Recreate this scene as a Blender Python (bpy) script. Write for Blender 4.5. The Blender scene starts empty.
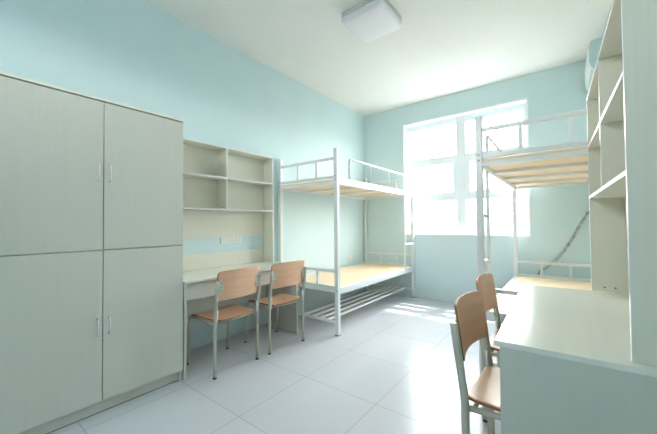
import bpy, bmesh, math, random
from mathutils import Vector, Matrix
random.seed(7)
S = bpy.context.scene
COL = S.collection

# ------------------------------------------------------------------ camera
F_PX, PX, PY = 305.88, 330.6, 217.8
YAW, PITCH, ROLL = 0.6533, 0.0207, -0.0087
cd = bpy.data.cameras.new('camera')
cam = bpy.data.objects.new('camera', cd)
COL.objects.link(cam)
fw = Vector((-math.sin(YAW) * math.cos(PITCH), math.cos(YAW) * math.cos(PITCH), math.sin(PITCH)))
rt = Vector((math.cos(YAW), math.sin(YAW), 0))
up = rt.cross(fw)
r2 = math.cos(ROLL) * rt + math.sin(ROLL) * up
u2 = -math.sin(ROLL) * rt + math.cos(ROLL) * up
M = Matrix((r2, u2, -fw)).transposed().to_4x4()
M.translation = Vector((2.7821, -4.6301, 1.155))
cam.matrix_world = M
cd.sensor_fit = 'HORIZONTAL'
cd.sensor_width = 36
cd.lens = F_PX / 657 * 36
cd.shift_x = -(PX - 328.5) / 657
cd.shift_y = (PY - 217.0) / 657
cd.clip_start = 0.02
S.camera = cam

# ------------------------------------------------------------------ world, sun, exposure
SKY = 9.0
w = bpy.data.worlds.new('sky')
S.world = w
w.use_nodes = True
nt = w.node_tree
bg = nt.nodes['Background']
bg.inputs[1].default_value = SKY
# a bright hazy sky over duller ground
_tc = nt.nodes.new('ShaderNodeTexCoord')
_sp = nt.nodes.new('ShaderNodeSeparateXYZ')
_rp = nt.nodes.new('ShaderNodeValToRGB')
nt.links.new(_tc.outputs['Generated'], _sp.inputs[0])
nt.links.new(_sp.outputs['Z'], _rp.inputs['Fac'])
_rp.color_ramp.elements[0].position = 0.0
_rp.color_ramp.elements[0].color = (0.10, 0.10, 0.098, 1)
_rp.color_ramp.elements[1].position = 0.06
_rp.color_ramp.elements[1].color = (1.0, 0.985, 0.97, 1)
nt.links.new(_rp.outputs[0], bg.inputs[0])
sd = bpy.data.lights.new('sun', 'SUN')
sd.energy = 3
sd.angle = math.radians(1.2)
sd.color = (1.0, 0.96, 0.9)
sun = bpy.data.objects.new('sun', sd)
COL.objects.link(sun)
sun.location = (1, 3, 5)
sun.rotation_euler = Vector((-0.10, -0.435, -1.0)).to_track_quat('-Z', 'Y').to_euler()


def portal(name, loc, rot, sx, sy):
    a = bpy.data.lights.new(name, 'AREA')
    a.shape = 'RECTANGLE'
    a.size, a.size_y = sx, sy
    a.cycles.is_portal = True
    o = bpy.data.objects.new(name, a)
    o.location, o.rotation_euler = loc, rot
    COL.objects.link(o)


# daylight enters through the window opening and an unseen fill opening added behind the camera
portal('window_portal', (1.584, 0.26, 1.862), (math.radians(-90), 0, 0), 1.69, 1.76)
portal('fill_opening_portal', (1.5, -5.56, 2.49), (math.radians(90), 0, 0), 1.0, 0.38)
S.view_settings.view_transform = 'Standard'
S.view_settings.look = 'None'
S.view_settings.gamma = 1
S.view_settings.use_curve_mapping = False
S.view_settings.exposure = 1.77
cy = S.cycles
cy.max_bounces = 14
cy.diffuse_bounces = 10
cy.glossy_bounces = 5
cy.transparent_max_bounces = 12
cy.use_denoising = True
cy.sample_clamp_indirect = 8
cy.caustics_reflective = False
cy.caustics_refractive = False


# ------------------------------------------------------------------ materials
def lin(c):
    return tuple((v / 255 / 12.92) if v / 255 <= 0.04045 else ((v / 255 + 0.055) / 1.055) ** 2.4 for v in c) + (1,)


def mat(name, rgb, rough=0.5, metal=0.0, spec=0.5, noise=0.0, nscale=(8, 8, 8), bump=0.0, rgb2=None):
    m = bpy.data.materials.new(name)
    m.use_nodes = True
    n = m.node_tree.nodes
    l = m.node_tree.links
    b = n['Principled BSDF']
    b.inputs['Base Color'].default_value = lin(rgb)
    b.inputs['Roughness'].default_value = rough
    b.inputs['Metallic'].default_value = metal
    b.inputs['Specular IOR Level'].default_value = spec
    if noise or rgb2 or bump:
        tc = n.new('ShaderNodeTexCoord')
        mp = n.new('ShaderNodeMapping')
        mp.inputs['Scale'].default_value = nscale
        nz = n.new('ShaderNodeTexNoise')
        nz.inputs['Scale'].default_value = 1.0
        nz.inputs['Detail'].default_value = 5
        l.new(tc.outputs['Object'], mp.inputs['Vector'])
        l.new(mp.outputs[0], nz.inputs['Vector'])
        rp = n.new('ShaderNodeMapRange')
        rp.inputs['From Min'].default_value = 0.3
        rp.inputs['From Max'].default_value = 0.7
        l.new(nz.outputs['Fac'], rp.inputs['Value'])
        mx = n.new('ShaderNodeMix')
        mx.data_type = 'RGBA'
        c2 = rgb2 or tuple(v * (1 - noise) for v in rgb)
        mx.inputs['A'].default_value = lin(rgb)
        mx.inputs['B'].default_value = lin(c2)
        l.new(rp.outputs[0], mx.inputs['Factor'])
        l.new(mx.outputs['Result'], b.inputs['Base Color'])
        if bump:
            bp = n.new('ShaderNodeBump')
            bp.inputs['Strength'].default_value = bump
            bp.inputs['Distance'].default_value = 0.002
            l.new(nz.outputs['Fac'], bp.inputs['Height'])
            l.new(bp.outputs[0], b.inputs['Normal'])
    return m


WALL = mat('wall_paint', (210, 229, 233), 0.75, noise=0.012, nscale=(3, 3, 3), bump=0.05)
CEIL = mat('ceiling_paint', (234, 233, 230), 0.85, noise=0.01, nscale=(2, 2, 2))
LAM = mat('grained_laminate', (206, 205, 195), 0.42, noise=0.013, nscale=(70, 70, 1.6), spec=0.4)
LAMC = mat('cream_laminate', (226, 223, 210), 0.45, noise=0.015, nscale=(110, 110, 2), spec=0.4)
LAMTOP = mat('glossy_cream_top', (234, 234, 226), 0.2, noise=0.02, nscale=(40, 2, 40), spec=0.6)
EDGE = mat('edge_banding', (226, 226, 228), 0.3)
GAP = mat('dark_gap', (70, 74, 70), 0.8)
STEEL = mat('white_enamel_steel', (228, 232, 234), 0.3, spec=0.6)
CHROME = mat('satin_chrome', (222, 226, 226), 0.35, metal=0.7)
GREY = mat('grey_lacquered_tube', (190, 187, 174), 0.35, metal=0.25, spec=0.6)
RUB = mat('dark_rubber', (60, 60, 60), 0.7)
SCREW = mat('screw_cap', (96, 96, 88), 0.5, metal=0.4)
PVC = mat('white_pvc', (236, 240, 244), 0.3)
PLAST = mat('white_plastic', (232, 234, 232), 0.35)
BLACKSLOT = mat('socket_slot', (40, 40, 40), 0.6)
LAMPD = mat('frosted_diffuser', (238, 235, 240), 0.35)
LAMPB = mat('lamp_base', (214, 218, 216), 0.4)
ACM = mat('air_conditioner_plastic', (226, 232, 232), 0.35)
ACS = mat('air_conditioner_side_plastic', (196, 214, 218), 0.4)
PLY = mat('beech_plywood', (228, 184, 152), 0.38, rgb2=(220, 172, 140), nscale=(3, 3, 40))
PLYS = mat('beech_seat_plywood', (224, 182, 148), 0.33, rgb2=(216, 170, 136), nscale=(40, 3, 3))
PLYE = mat('plywood_edge', (178, 120, 84), 0.6, rgb2=(120, 78, 56), nscale=(3, 3, 300))
BOARD = mat('bed_board_pine', (246, 224, 194), 0.55, rgb2=(240, 214, 180), nscale=(4, 30, 4))
DUCTM = mat('wrapped_hose', (208, 211, 208), 0.6, rgb2=(142, 147, 145), nscale=(30, 30, 30))

# polished floor tiles, 0.6 m
FLOOR = bpy.data.materials.new('porcelain_tiles')
FLOOR.use_nodes = True
n = FLOOR.node_tree.nodes
l = FLOOR.node_tree.links
b = n['Principled BSDF']
tc = n.new('ShaderNodeTexCoord')
mp = n.new('ShaderNodeMapping')
mp.inputs['Location'].default_value = (6.0, 6.49, 0)
l.new(tc.outputs['Object'], mp.inputs['Vector'])
br = n.new('ShaderNodeTexBrick')
br.offset = 0
br.inputs['Scale'].default_value = 1
br.inputs['Brick Width'].default_value = 0.6
br.inputs['Row Height'].default_value = 0.6
br.inputs['Mortar Size'].default_value = 0.0018
br.inputs['Mortar Smooth'].default_value = 0.2
br.inputs['Bias'].default_value = 0
br.inputs['Color1'].default_value = lin((214, 217, 226))
br.inputs['Color2'].default_value = lin((211, 214, 223))
br.inputs['Mortar'].default_value = lin((158, 158, 160))
l.new(mp.outputs[0], br.inputs['Vector'])
nz = n.new('ShaderNodeTexNoise')
nz.inputs['Scale'].default_value = 2.2
nz.inputs['Detail'].default_value = 8
l.new(tc.outputs['Object'], nz.inputs['Vector'])
mx = n.new('ShaderNodeMix')
mx.data_type = 'RGBA'
mx.blend_type = 'MULTIPLY'
mx.inputs['Factor'].default_value = 0.07
l.new(br.outputs['Color'], mx.inputs['A'])
l.new(nz.outputs['Fac'], mx.inputs['B'])
l.new(mx.outputs['Result'], b.inputs['Base Color'])
b.inputs['Roughness'].default_value = 0.2
b.inputs['Specular IOR Level'].default_value = 0.45

GLASS = bpy.data.materials.new('window_glass')
GLASS.use_nodes = True
n = GLASS.node_tree.nodes
l = GLASS.node_tree.links
n.remove(n['Principled BSDF'])
tr = n.new('ShaderNodeBsdfTransparent')
tr.inputs[0].default_value = (0.95, 0.98, 0.98, 1)
gl = n.new('ShaderNodeBsdfGlossy')
gl.inputs['Roughness'].default_value = 0.02
ms = n.new('ShaderNodeMixShader')
ms.inputs[0].default_value = 0.06
l.new(tr.outputs[0], ms.inputs[1])
l.new(gl.outputs[0], ms.inputs[2])
l.new(ms.outputs[0], n['Material Output'].inputs[0])


# ------------------------------------------------------------------ mesh helpers
class MB:
    def __init__(self):
        self.bm = bmesh.new()
        self.smooth = []

    def box(self, x0, x1, y0, y1, z0, z1, bev=0.0, mi=0, mtx=None, seg=1):
        t = bmesh.new()
        bmesh.ops.create_cube(t, size=1)
        for v in t.verts:
            v.co = Vector(((x0 + x1) / 2 + v.co.x * (x1 - x0), (y0 + y1) / 2 + v.co.y * (y1 - y0),
                           (z0 + z1) / 2 + v.co.z * (z1 - z0)))
        if bev:
            bmesh.ops.bevel(t, geom=t.edges[:] + t.verts[:], offset=bev, segments=seg, affect='EDGES', profile=0.5)
        if mtx:
            bmesh.ops.transform(t, matrix=mtx, verts=t.verts)
        self._join(t, mi, False)
        return self

    def _join(self, t, mi, smooth):
        bmesh.ops.recalc_face_normals(t, faces=t.faces)
        mp = {}
        for v in t.verts:
            mp[v] = self.bm.verts.new(v.co)
        for f in t.faces:
            try:
                nf = self.bm.faces.new([mp[v] for v in f.verts])
                nf.material_index = mi
                nf.smooth = smooth or f.smooth
            except ValueError:
                pass
        t.free()

    def tube(self, pts, r, seg=12, mi=0, sx=1.0, sy=1.0, cap=True, ref=(0, 0, 1), radii=None):
        """swept tube through pts; sx, sy flatten the section (sx along side, sy along the reference)."""
        pts = [Vector(p) for p in pts]
        t = bmesh.new()
        rings = []
        N = len(pts)
        for i, p in enumerate(pts):
            d = (pts[min(i + 1, N - 1)] - pts[max(i - 1, 0)]).normalized()
            rf = Vector(ref)
            if abs(d.dot(rf)) > 0.95:
                rf = Vector((1, 0, 0)) if abs(d.x) < 0.9 else Vector((0, 1, 0))
            s = d.cross(rf).normalized()
            uu = s.cross(d).normalized()
            rr = radii[i] if radii else r
            rings.append([t.verts.new(p + s * math.cos(a) * rr * sx + uu * math.sin(a) * rr * sy)
                          for a in [2 * math.pi * k / seg for k in range(seg)]])
        for i in range(N - 1):
            for k in range(seg):
                f = t.faces.new([rings[i][k], rings[i][(k + 1) % seg], rings[i + 1][(k + 1) % seg], rings[i + 1][k]])
                f.smooth = True
        if cap:
            t.faces.new(rings[0][::-1])
            t.faces.new(rings[-1])
        self._join(t, mi, False)
        return self

    def prism(self, poly, axis, a0, a1, mi=0, bev=0.0):
        """extrude a 2D polygon along an axis ('x','y','z')."""
        t = bmesh.new()

        def P(p, a):
            return {'x': (a, p[0], p[1]), 'y': (p[0], a, p[1]), 'z': (p[0], p[1], a)}[axis]
        A = [t.verts.new(P(p, a0)) for p in poly]
        B = [t.verts.new(P(p, a1)) for p in poly]
        N = len(poly)
        t.faces.new(A)
        t.faces.new(B[::-1])
        for i in range(N):
            t.faces.new([A[i], B[i], B[(i + 1) % N], A[(i + 1) % N]])
        if bev:
            bmesh.ops.recalc_face_normals(t, faces=t.faces)
            bmesh.ops.bevel(t, geom=t.edges[:], offset=bev, segments=2, affect='EDGES')
        self._join(t, mi, False)
        return self

    def build(self, name, mats, parent=None, loc=None):
        me = bpy.data.meshes.new(name)
        bmesh.ops.recalc_face_normals(self.bm, faces=self.bm.faces)
        self.bm.to_mesh(me)
        self.bm.free()
        if not isinstance(mats, (list, tuple)):
            mats = [mats]
        for m in mats:
            me.materials.append(m)
        o = bpy.data.objects.new(name, me)
        COL.objects.link(o)
        if parent:
            o.parent = parent
        if loc:
            o.location = loc
        return o


def empty(name, loc, label, cat, rz=0.0, group=None):
    o = bpy.data.objects.new(name, None)
    o.empty_display_size = 0.1
    COL.objects.link(o)
    o.location = loc
    o.rotation_euler = (0, 0, rz)
    tag(o, label, cat, group)
    return o


def tag(o, label, cat, group=None):
    o['label'] = label
    o['category'] = cat
    if group:
        o['group'] = group
    return o


def struct(o):
    o['kind'] = 'structure'
    return o


def copy_tree(o, parent=None):
    c = o.copy()
    COL.objects.link(c)
    c.parent = parent
    for ch in list(kids.get(o.name, [])):
        copy_tree(ch, c)
    return c


kids = {}


def index_kids():
    kids.clear()
    for o in bpy.data.objects:
        if o.parent:
            kids.setdefault(o.parent.name, []).append(o)


# ------------------------------------------------------------------ the room
RW, RH, YF = 3.2, 3.05, -5.3          # width, height, wall behind the camera
T = 0.24
WX0, WX1, WZ0, WZ1 = 0.7425, 2.4256, 0.986, 2.738
TX0, TX1, TZ0, TZ1 = 1.0, 2.0, 2.30, 2.68   # unseen opening added in the rear wall for weak fill daylight
struct(MB().box(-T, RW + T, YF - T, T, -0.15, 0).build('floor', FLOOR))
struct(MB().box(-T, RW + T, YF - T, T, RH, RH + 0.15).build('ceiling', CEIL))
struct(MB().box(-T, 0, YF, 0, 0, RH).build('wall_left', WALL))
struct(MB().box(RW, RW + T, YF, 0, 0, RH).build('wall_right', WALL))
m = MB()
m.box(-T, WX0, 0, T, 0, RH).box(WX1, RW + T, 0, T, 0, RH)
m.box(WX0, WX1, 0, T, 0, WZ0).box(WX0, WX1, 0, T, WZ1, RH)
struct(m.build('wall_back', WALL))
m = MB()
m.box(-T, TX0, YF - T, YF, 0, RH).box(TX1, RW + T, YF - T, YF, 0, RH)
m.box(TX0, TX1, YF - T, YF, 0, TZ0).box(TX0, TX1, YF - T, YF, TZ1, RH)
struct(m.build('wall_front', WALL))

# window: white frame, fixed panes above and below, two top-hung sashes in the middle
win = bpy.data.objects.new('window_1', None)
COL.objects.link(win)
win.location = (0, 0, 0)
win['kind'] = 'structure'
y0, y1 = 0.10, 0.16
cols = ((0.805, 1.522), (1.655, 2.372))
rows = ((0.0 + 1.045, 1.495), (1.585, 2.075), (2.17, 2.645))
m = MB()
m.box(WX0, 0.805, y0, y1, WZ0, WZ1, 0.003).box(2.372, WX1, y0, y1, WZ0, WZ1, 0.003)
m.box(1.522, 1.655, y0 - .005, y1, WZ0, WZ1, 0.003)
for xa, xb in cols:
    for za, zb in ((WZ0, 1.045), (1.495, 1.62), (2.05, 2.17), (2.645, WZ1)):
        m.box(xa, xb, y0, y1, za, zb, 0.003)
    m.box(xa, xa + .05, y0, y1, 1.62, 2.05).box(xb - .05, xb, y0, y1, 1.62, 2.05)
m.build('window_frame', PVC, win)
for xa, xb in cols:
    for za, zb in (rows[0], rows[2]):
        MB().box(xa, xb, 0.128, 0.134, za, zb).build('window_pane', GLASS, win)
    s = MB()
    ww, hh, fr_ = xb - xa - 0.01, rows[1][1] - rows[1][0] - 0.01, 0.045
    s.box(0, fr_, 0, .035, -hh, 0, .003).box(ww - fr_, ww, 0, .035, -hh, 0, .003)
    s.box(fr_, ww - fr_, 0, .035, -fr_, 0, .003).box(fr_, ww - fr_, 0, .035, -hh, -hh + fr_, .003)
    so = s.build('window_sash', PVC, win, (xa + .005, 0.165, rows[1][1] - 0.005))
    so.rotation_euler = (math.radians(16), 0, 0)
    MB().box(fr_, ww - fr_, .014, .020, -hh + fr_, -fr_).build('window_pane', GLASS, so)
    MB().box(ww / 2 - .05, ww / 2 + .05, -.02, 0, -hh + .012, -hh + .03, .004).build('window_handle', PVC, so)
# white-painted reveal strips on the room edge of the opening
m = MB()
m.box(WX0 - .012, WX0 + .006, -.006, y0, WZ0, WZ1 + .012).box(WX1 - .006, WX1 + .012, -.006, y0, WZ0, WZ1 + .012)
m.box(WX0 - .012, WX1 + .012, -.006, y0, WZ1 - .006, WZ1 + .016)
m.box(WX0 - .012, WX1 + .012, -.008, y0, WZ0 - .014, WZ0 + .006)
struct(m.build('trim_1', PVC))

# ------------------------------------------------------------------ wardrobe
XW = 0.51
wd = empty('wardrobe', (0, -3.98, 0), 'tall pale grey laminate wardrobe with four doors, beside the desk', 'wardrobe')
ya, yb = -0.5, 0.5
m = MB()
m.box(0.004, XW - .02, ya, ya + .018, .0, 1.928).box(0.004, XW - .02, yb - .018, yb, .0, 1.928)
m.box(0.004, .012, ya + .018, yb - .018, .09, 1.928)
m.box(.012, XW - .022, ya + .018, yb - .018, .07, .088).box(.012, XW - .022, ya + .018, yb - .018, .998, 1.016)
m.box(.012, XW - .022, -.009, .009, .088, .998).box(.012, XW - .022, -.009, .009, 1.016, 1.93)
m.build('carcass', LAM, wd)
MB().box(0.004, XW + .003, ya - .003, yb + .003, 1.9355, 1.952, .0015).build('top_board', LAMC, wd)
MB().box(XW - .06, XW - .04, ya + .018, yb - .018, .004, .07).box(XW - .0615, XW - .0395, ya + .018, yb - .018, 0, .004, mi=1).build('plinth', [LAM, GAP], wd)
g = 0.0022
for i, (da, db) in enumerate(((ya + .001, -g), (g, yb - .001))):
    for za, zb in ((.083, 1.004), (1.0095, 1.9285)):
        d = MB().box(XW - .019, XW, da, db, za, zb, .0012).build('door', LAM, wd)
        hy = -.03 if i == 0 else .03
        hz = .54 if za < .5 else 1.485
        h = MB()
        h.tube([(XW, hy, hz - .05), (XW + .018, hy, hz - .05), (XW + .026, hy, hz - .042), (XW + .026, hy, hz + .042),
                (XW + .018, hy, hz + .05), (XW, hy, hz + .05)], .0034, 8, ref=(0, 1, 0))
        h.build('handle', CHROME, d)

# ------------------------------------------------------------------ desks and hutches (origin: wall, far end; +X out from wall, -Y along the desk)
L = 1.2
TILT = math.radians(1.4)


def make_desk(loc, rz, label, ln=L, depth=.53, flip=1):
    """origin on the wall line at one end; desk runs along +Y by L; front at +X."""
    t = empty('study_desk', loc, label, 'desk', rz, 'two-seat study desks')
    zt = .735
    MB().box(.006, depth, 0, ln, zt - .019, zt, .0015).build('desktop', LAMTOP, t)
    for a in (.0, ln - .02):
        MB().box(.03, depth - .016, a + .001, a + .019, .004, zt - .0195, .001).build('side_panel', LAM, t)
    MB().box(.012, .029, .02, ln - .02, .33, zt - .0195).build('back_panel', LAMC, t)
    MB().box(.03, depth - .05, ln / 2 - .009, ln / 2 + .009, .575, zt - .0195).build('divider', LAM, t)
    for a, b_ in ((.021, ln / 2 - .010), (ln / 2 + .010, ln - .021)):
        dr = MB()
        dr.box(depth - .048, depth - .031, a, b_, .582, .706, .001)
        dr.box(.08, depth - .05, a + .012, a + .022, .60, .69).box(.08, depth - .05, b_ - .022, b_ - .012, .60, .69)
        dr.box(.08, depth - .05, a + .022, b_ - .022, .60, .606).box(.07, .08, a + .012, b_ - .012, .60, .69)
        d = dr.build('drawer', LAM, t)
        c = (a + b_) / 2
        for dy in (-.018, .018):
            MB().tube([(depth - .0312, c + dy, .64), (depth - .0298, c + dy, .64)], .0045, 8).build('screw_hole', SCREW, d)
    for a in (.01, ln - .01):
        for xx in (.06, depth - .07):
            MB().box(xx - .02, xx + .02, a - .008, a + .008, 0, .004).build('foot', RUB, t)
    return t


def make_hutch(loc, rz, label, ln=L, depth=.168):
    t = empty('desk_hutch', loc, label, 'shelf unit', rz, 'open shelf hutches on the desks')
    z0, z1 = .7365, 1.92
    th = .016
    for a in (.0, ln - th):
        s = MB().box(.004, depth - .001, a, a + th, z0, z1, 0)
        s.box(depth - .001, depth, a, a + th, z0, z1, mi=1)
        so = s.build('side_panel', [LAMC, EDGE], t)
        yy = a + th + .0006 if a == 0 else a - .0006
        for zz in (z0 + .025, z1 - .045, 1.61 - .045, 1.3 + .06):
            for xx in (.06, depth - .06):
                MB().tube([(xx, yy - .0008, zz), (xx, yy + .0008, zz)], .005, 8).build('screw_cap', SCREW, so)

    def shelf(name, za):
        s = MB().box(.012, depth - .0015, th + .0005, ln - th - .0005, za, za + th)
        s.box(depth - .0015, depth - .0002, th + .0005, ln - th - .0005, za, za + th, mi=1)
        s.build(name, [LAMC, EDGE], t)
    shelf('top_board', z1 - th)
    shelf('shelf', 1.298)
    shelf('shelf', 1.606)
    for za, zb in ((1.3145, 1.6055), (1.6225, z1 - th - .0005)):
        s = MB().box(.012, depth - .0015, ln / 2 - th / 2, ln / 2 + th / 2, za, zb)
        s.box(depth - .0015, depth - .0004, ln / 2 - th / 2, ln / 2 + th / 2, za, zb, mi=1)
        s.build('divider', [LAMC, EDGE], t)
    MB().box(.004, .0115, th + .0005, ln - th - .0005, 1.03, z1 - .001).build('back_panel', LAMC, t)
    MB().box(.004, .0115, th + .0005, ln - th - .0005, z0, .882).build('lower_back_panel', LAMC, t)
    return t


make_desk((0, -3.474, 0), 0, 'cream two-seat study desk between the wardrobe and the bunk bed', 1.222)
make_hutch((0, -3.474, 0), 0, 'open cream shelf hutch against the wall beside the wardrobe', 1.203)
make_desk((3.143, -2.165, 0), math.pi + TILT, 'cream study desk with a glossy top, grained end panel turned to the viewer', 1.22, .60)
make_hutch((3.072, -2.150, 0), math.pi + TILT, 'tall shelf hutch seen end-on, standing on the glossy desk', 1.2)


# ------------------------------------------------------------------ bunk beds
def make_bunk():
    """x 0 (wall side) .. W, y 0 (near end) .. LN (far end)."""
    W, LN = .89, 2.05
    t = empty('bunk_bed', (0, 0, 0), '', 'bunk bed')
    p = .045
    zt = 1.954
    zu, zl = 1.65, .49
    for x in (0, W - p):
        for y in (0, LN - p):
            s = MB()
            s.box(x, x + p, y, y + p, .006, zt, .003)
            po = s.build('post', STEEL, t)
            MB().box(x - .001, x + p + .001, y - .001, y + p + .001, 0, .006).build('foot', RUB, po)
            for zz in (zu - .03, zu + .01, zl - .03):
                ya_ = y - .002 if y == 0 else y + p
                MB().tube([(x + p / 2, ya_, zz), (x + p / 2, ya_ + .002, zz)], .006, 8).build('bolt', SCREW, po)
    for z, tag_ in ((zu, 'u'), (zl, 'l')):
        # long side rails
        for x in (0, W - p):
            xi = x + .006
            MB().box(xi, xi + .03, p + .001, LN - p - .001, z - .075, z, .003).build('side_rail', STEEL, t)
        # cross bars of the deck
        for k in range(1, 4):
            yc = .01 + k * (LN - .02) / 4
            MB().box(.037, W - .037, yc - .014, yc + .014, z - .068, z - .043, .002).build('cross_bar', STEEL, t)
        # end frames
        for y in (.006, LN - .036):
            e = MB()
            zr = z + .215 if tag_ == 'u' else z + .185
            if tag_ == 'u':
                e.box(p + .001, W - p - .001, y, y + .028, z - .014, z + .018, .003)
                e.box(p + .001, W - p - .001, y, y + .030, z - .072, z - .043, .003)
            else:
                e.box(p + .001, W - p - .001, y, y + .030, z - .052, z + .018, .003)
            e.box(p + .001, W - p - .001, y + .002, y + .028, zr - .030, zr, .004)
            eo = e.build('end_rail', STEEL, t)
            for xx in (W * .36, W * .675):
                MB().box(xx - .012, xx + .012, y + .004, y + .024, z + .018, zr - .030).build('upright', STEEL, eo)
        # boards: five panels laid across on the bars
        nb = 4
        bw = (LN - .02) / nb
        if tag_ == 'u':
            for k in range(nb):
                MB().box(.044, W - .044, .01 + k * bw + .002, .01 + (k + 1) * bw - .002, z - .0425, z - .0235, .001).build('bed_board', BOARD, t)
        else:
            MB().box(.040, W - .040, .042, LN - .042, z - .0235, z - .004, .001).build('bed_board', BOARD, t)
    # ladder at the far end of the room side
    xl = W - .03
    lad = LN - .335
    lr = MB()
    lr.tube([(xl + .012, lad, zl - .06), (xl + .012, lad, zu + .20), (xl + .010, lad - .012, zu + .222), (xl + .006, lad - .03, zu + .23)], .014, 10, ref=(0, 1, 0))
    lo = lr.build('ladder_rail', STEEL, t)
    for zz in (.845, 1.208):
        MB().box(xl - .002, xl + .024, lad + .011, LN - p, zz - .015, zz + .015, .004).build('rung', STEEL, t)
    # guard rail
    gy0, zg = .27, zu + .23
    xg = xl + .008
    pts = [(xg, gy0, zu - .02), (xg, gy0, zg - .045)]
    for k in range(1, 7):
        a = math.radians(90 * k / 6)
        pts.append((xg, gy0 + .045 * (1 - math.cos(a)), zg - .045 + .045 * math.sin(a)))
    pts.append((xg, lad - .02, zg))
    gr = MB().tube(pts, .012, 10, ref=(1, 0, 0)).build('guard_rail', STEEL, t)
    for yy in (.74, 1.24):
        MB().tube([(xg, yy, zu - .02), (xg, yy, zg)], .0075, 8).build('upright', STEEL, gr)
    # low hook on the wall side of the upper deck
    hk = []
    for k in range(9):
        a = math.radians(180 * k / 8)
        hk.append((.02, 1.66 + .05 * math.cos(a), zu + .06 + .05 * math.sin(a)))
    MB().tube([(.02, 1.71, zu - .01)] + hk + [(.02, 1.61, zu - .01)], .006, 8, ref=(1, 0, 0)).build('wall_side_loop', STEEL, t)
    # shoe rack below
    for y in (.008, LN - .034):
        MB().box(p + .001, W - p - .001, y, y + .026, .118, .144, .003).build('rack_crossbar', STEEL, t)
    for xx in (.385, .505, .615, .72):
        MB().box(xx - .016, xx + .016, .0345, LN - .0345, .122, .140, .003).build('rack_slat', STEEL, t)
    return t


bed = make_bunk()
index_kids()
bed.location = (.018, -2.068, 0)
bed['label'] = 'white steel bunk bed beside the shelf hutch, slatted shoe rack below its lower bunk'
bed2 = copy_tree(bed)
bed2.location = (RW - .052, -.10, 0)
bed2.rotation_euler = (0, 0, math.pi)
bed2['label'] = 'white steel bunk bed standing in front of the window, behind the glossy desk'
bed['group'] = bed2['group'] = 'white steel bunk beds'


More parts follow.
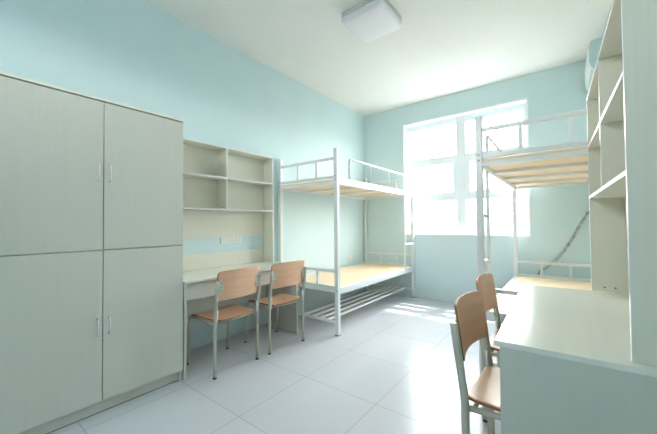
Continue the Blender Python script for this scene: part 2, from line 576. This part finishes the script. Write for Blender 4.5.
# ------------------------------------------------------------------ chairs
def make_chair():
    """origin on the floor under the backrest; sitter faces -X; rear legs at x=0; width along Y."""
    t = empty('school_chair', (0, 0, 0), '', 'chair')
    hw = .205
    SX, SY = 1.35, .75

    def back_x(z):        # rear tube: slight lean back above the seat
        return 0.0 if z < .42 else (z - .42) * .13
    for s in (-1, 1):
        pts = [(.0, s * hw, .012)] + [(back_x(z), s * hw, z) for z in (.15, .30, .40, .45, .50, .58, .66, .735)]
        lo = MB().tube(pts, .013, 12, sx=.8, sy=1.3, ref=(1, 0, 0)).build('rear_leg', GREY, t)
        MB().tube([(0, s * hw, 0), (0, s * hw, .012)], .0145, 10).build('rubber_foot', RUB, lo)
        # front leg bends up into the seat rail and runs back to the rear leg
        fp = [(-.40, s * (hw - .012), .012), (-.385, s * (hw - .012), .20), (-.375, s * (hw - .014), .355),
              (-.365, s * (hw - .016), .385), (-.345, s * (hw - .018), .398), (-.30, s * (hw - .02), .402),
              (-.12, s * (hw - .018), .397), (-.004, s * (hw - .012), .392)]
        fo = MB().tube(fp, .012, 12, ref=(0, 1, 0)).build('front_leg', GREY, t)
        MB().tube([(-.40, s * (hw - .012), 0), (-.40, s * (hw - .012), .012)], .0125, 10).build('rubber_foot', RUB, fo)
        # bracket plate between tube and backrest
        br_ = MB()
        yy = s * (hw - .014)
        poly = []
        for k in range(13):
            a = math.radians(-90 + 180 * k / 12)
            poly.append((yy - s * .038 * math.cos(a), .685 + .056 * math.sin(a)))
        poly += [(yy, .741), (yy, .629)]
        br_.prism([(a_, z_) for a_, z_ in poly], 'x', back_x(.675) + .004, back_x(.675) + .008)
        bo_ = br_.build('backrest_bracket', GREY, t)
        for dz in (-.03, 0, .03):
            MB().tube([(back_x(.675) + .008, yy - s * .012, .685 + dz), (back_x(.675) + .0105, yy - s * .012, .685 + dz)], .0045, 8).build('rivet', SCREW, bo_)
        # sleeve where the seat rail meets the rear tube
        MB().tube([(back_x(.45), s * (hw - .012), .40), (back_x(.52), s * (hw - .012), .505)], .009, 8).build('sleeve', CHROME, t)
    MB().tube([(-.31, -(hw - .02), .399), (-.31, hw - .02, .399)], .008, 10).build('crossbar', GREY, t)
    MB().tube([(-.03, -(hw - .015), .396), (-.03, hw - .015, .396)], .009, 10).build('crossbar', GREY, t)

    # curved plywood sheets
    def sheet(name, mats, nu, nv, fn, th, nrm):
        me = bmesh.new()
        G = [[None] * (nv + 1) for _ in range(nu + 1)]
        H = [[None] * (nv + 1) for _ in range(nu + 1)]
        for i in range(nu + 1):
            for j in range(nv + 1):
                pz = Vector(fn(i / nu, j / nv))
                G[i][j] = me.verts.new(pz)
                H[i][j] = me.verts.new(pz + Vector(nrm) * th)
        for i in range(nu):
            for j in range(nv):
                f = me.faces.new([G[i][j], G[i + 1][j], G[i + 1][j + 1], G[i][j + 1]])
                f.smooth = True
                f = me.faces.new([H[i][j], H[i][j + 1], H[i + 1][j + 1], H[i + 1][j]])
                f.smooth = True
        for i in range(nu):
            for j in (0, nv):
                f = me.faces.new([G[i][j], G[i + 1][j], H[i + 1][j], H[i][j]])
                f.material_index = 1
        for j in range(nv):
            for i in (0, nu):
                f = me.faces.new([G[i][j], G[i][j + 1], H[i][j + 1], H[i][j]])
                f.material_index = 1
        bmesh.ops.recalc_face_normals(me, faces=me.faces)
        b_ = MB()
        b_.bm.free()
        b_.bm = me
        return b_.build(name, mats, t)

    def rnd(u, v, hu, hv, r):
        """map the unit square onto a rounded rectangle (half sizes hu, hv)."""
        x, y = (2 * u - 1), (2 * v - 1)
        X_, Y_ = x * hu, y * hv
        # pull the columns in near the corners
        lim = hu
        ay = abs(Y_)
        if ay > hv - r:
            d_ = ay - (hv - r)
            lim = hu - r + math.sqrt(max(r * r - d_ * d_, 0))
        return x * lim, Y_

    def backrest(u, v):
        vv = .5 - .5 * math.cos(math.pi * v)
        y, z = rnd(u, vv, .196, .115, .026)
        z += .688
        q = (y / .196)
        return (back_x(z) - .006 + .032 * (1 - q * q) - .004, y * 1.02, z + .006 * (1 - q * q))
    sheet('backrest', [PLY, PLYE], 24, 16, backrest, .010, (-1, 0, 0))

    def seat(u, v):
        vv = .5 - .5 * math.cos(math.pi * v)
        y, x = rnd(u, vv, .190, .195, .045)
        q = y / .19
        zz = .408 + .010 * q * q + .022 * max(0, -(x) / .195 - .55) * -1
        fx = (x + .195) / .39       # 0 front, 1 rear
        zz += .018 * max(0, fx - .6) ** 1.5 - .03 * max(0, .12 - fx) * 2
        return (x - .185, y, zz)
    sheet('seat', [PLYS, PLYE], 20, 24, seat, .011, (0, 0, 1))
    return t


chair = make_chair()
index_kids()
CH = 'plywood school chairs at the desks'
chair['group'] = CH
spots = [(.664, -3.116, .03, 'beech plywood school chair at the desk, nearer the wardrobe'),
         (.680, -2.575, -.07, 'beech plywood school chair at the desk, nearer the bunk bed with the shoe rack'),
         (2.452, -3.080, math.pi - .05, 'plywood school chair tucked under the glossy desk, nearer the grained end panel'),
         (2.400, -2.45, math.pi - .04, 'plywood school chair tucked under the glossy desk, partly hidden behind another backrest')]
for i, (x, y, a, lb) in enumerate(spots):
    c = chair if i == 0 else copy_tree(chair)
    c.location = (x, y, 0)
    c.rotation_euler = (0, 0, a)
    c['label'] = lb

# ------------------------------------------------------------------ ceiling lamp
lamp = empty('ceiling_lamp', (1.425, -2.21, RH), 'square frosted flush ceiling lamp, switched off', 'ceiling lamp', math.radians(-1))


def rrect(h, r, n_=8):
    out = []
    for cx_, cy_, a0 in ((h - r, h - r, 0), (-h + r, h - r, 90), (-h + r, -h + r, 180), (h - r, -h + r, 270)):
        for k in range(n_ + 1):
            a = math.radians(a0 + 90 * k / n_)
            out.append((cx_ + r * math.cos(a), cy_ + r * math.sin(a)))
    return out


def loft(profile, mats, name, parent):
    m_ = MB()
    t_ = bmesh.new()
    rings = []
    for h, r, z in profile:
        rings.append([t_.verts.new((x, y, z)) for x, y in rrect(h, r)])
    for a, b_ in zip(rings, rings[1:]):
        for k in range(len(a)):
            f = t_.faces.new([a[k], a[(k + 1) % len(a)], b_[(k + 1) % len(a)], b_[k]])
            f.smooth = True
    t_.faces.new(rings[0])
    t_.faces.new(rings[-1])
    m_._join(t_, 0, False)
    return m_.build(name, mats, parent)


loft([(.200, .03, 0), (.205, .03, -.004), (.205, .03, -.030), (.200, .03, -.034)], LAMPB, 'lamp_base', lamp)
loft([(.196, .03, -.0345), (.207, .035, -.045), (.207, .035, -.078), (.200, .04, -.092), (.182, .05, -.101), (.10, .05, -.104)], LAMPD, 'lamp_shade', lamp)

# ------------------------------------------------------------------ air conditioner on the right wall
ac = empty('air_conditioner', (RW, -.79, 2.6), 'white wall-mounted air conditioner high up behind the tall hutch', 'air conditioner')
prof = [(-.002, .0), (-.002, .30), (-.17, .30), (-.190, .290), (-.200, .26), (-.200, .10), (-.188, .05), (-.155, .015), (-.10, .0)]
MB().prism(prof, 'y', .014, .716, bev=.004).build('casing', ACM, ac)
for a, b_ in ((0, .0135), (.7165, .73)):
    MB().prism(prof, 'y', a, b_, bev=.003).build('end_cap', ACS, ac)
MB().box(-.2035, -.2005, .03, .70, .095, .27, .001).build('front_panel', ACM, ac)
MB().box(-.176, -.166, .06, .67, .022, .030, .001, mtx=None).build('air_flap', ACS, ac, (-.012, 0, 0))

# wrapped hose on the window wall
ctl = [(3.185, 1.92), (3.12, 1.62), (3.05, 1.40), (2.985, 1.24), (2.921, 1.11), (2.808, .885), (2.70, .72), (2.60, .61), (2.535, .56), (2.515, .52), (2.51, .46)]


def catmull(pts, n_):
    out = []
    P = [pts[0]] + pts + [pts[-1]]
    for i in range(1, len(P) - 2):
        for k in range(n_):
            t_ = k / n_
            out.append(tuple(.5 * (2 * P[i][c] + (P[i + 1][c] - P[i - 1][c]) * t_ + (2 * P[i - 1][c] - 5 * P[i][c] + 4 * P[i + 1][c] - P[i + 2][c]) * t_ ** 2
                                   + (3 * P[i][c] - P[i - 1][c] - 3 * P[i + 1][c] + P[i + 2][c]) * t_ ** 3) for c in (0, 1)))
    out.append(pts[-1])
    return out


cc = catmull(ctl, 14)
hose = MB().tube([(x, -.020, z) for x, z in cc], .014, 10, ref=(0, 1, 0), radii=[.0155 if (i // 3) % 2 else .0115 for i in range(len(cc))]).build('drain_hose', DUCTM)
tag(hose, 'grey ribbed hose curving down the blue wall over the lower bunk', 'hose')


# ------------------------------------------------------------------ wall sockets
def socket(y, z, label, group=None, holes=2, hw=.043):
    t = empty('wall_socket', (0, y, z), label, 'wall socket', 0, group)
    MB().box(.0005, .0095, -hw, hw, -.043, .043, .003, seg=2).build('cover_plate', PLAST, t)
    MB().box(.0095, .0105, -hw + .012, hw - .012, -.030, .030).build('socket_face', PLAST, t)
    for dy, dz in ((-.010, -.014), (.010, -.014), (-.008, .012), (.008, .012)):
        MB().box(.0105, .0109, dy - .0015, dy + .0015, dz - .005, dz + .005).build('socket_slot', BLACKSLOT, t)
    return t


G3 = 'sockets in the gap of the hutch back'
socket(-2.800, 1.004, 'white wall socket under the hutch shelves, at the wardrobe end of its row', G3, hw=.0425)
socket(-2.714, 1.004, 'white wall socket under the hutch shelves, middle one of the row', G3, hw=.0425)
socket(-2.628, 1.004, 'white wall socket under the hutch shelves, at the bunk bed end of its row', G3, hw=.0425)
socket(-.485, .60, 'white wall socket low on the wall above the lower bunk board')
socket(-.485, 2.02, 'white wall socket high on the wall beside the upper bunk guard rail')
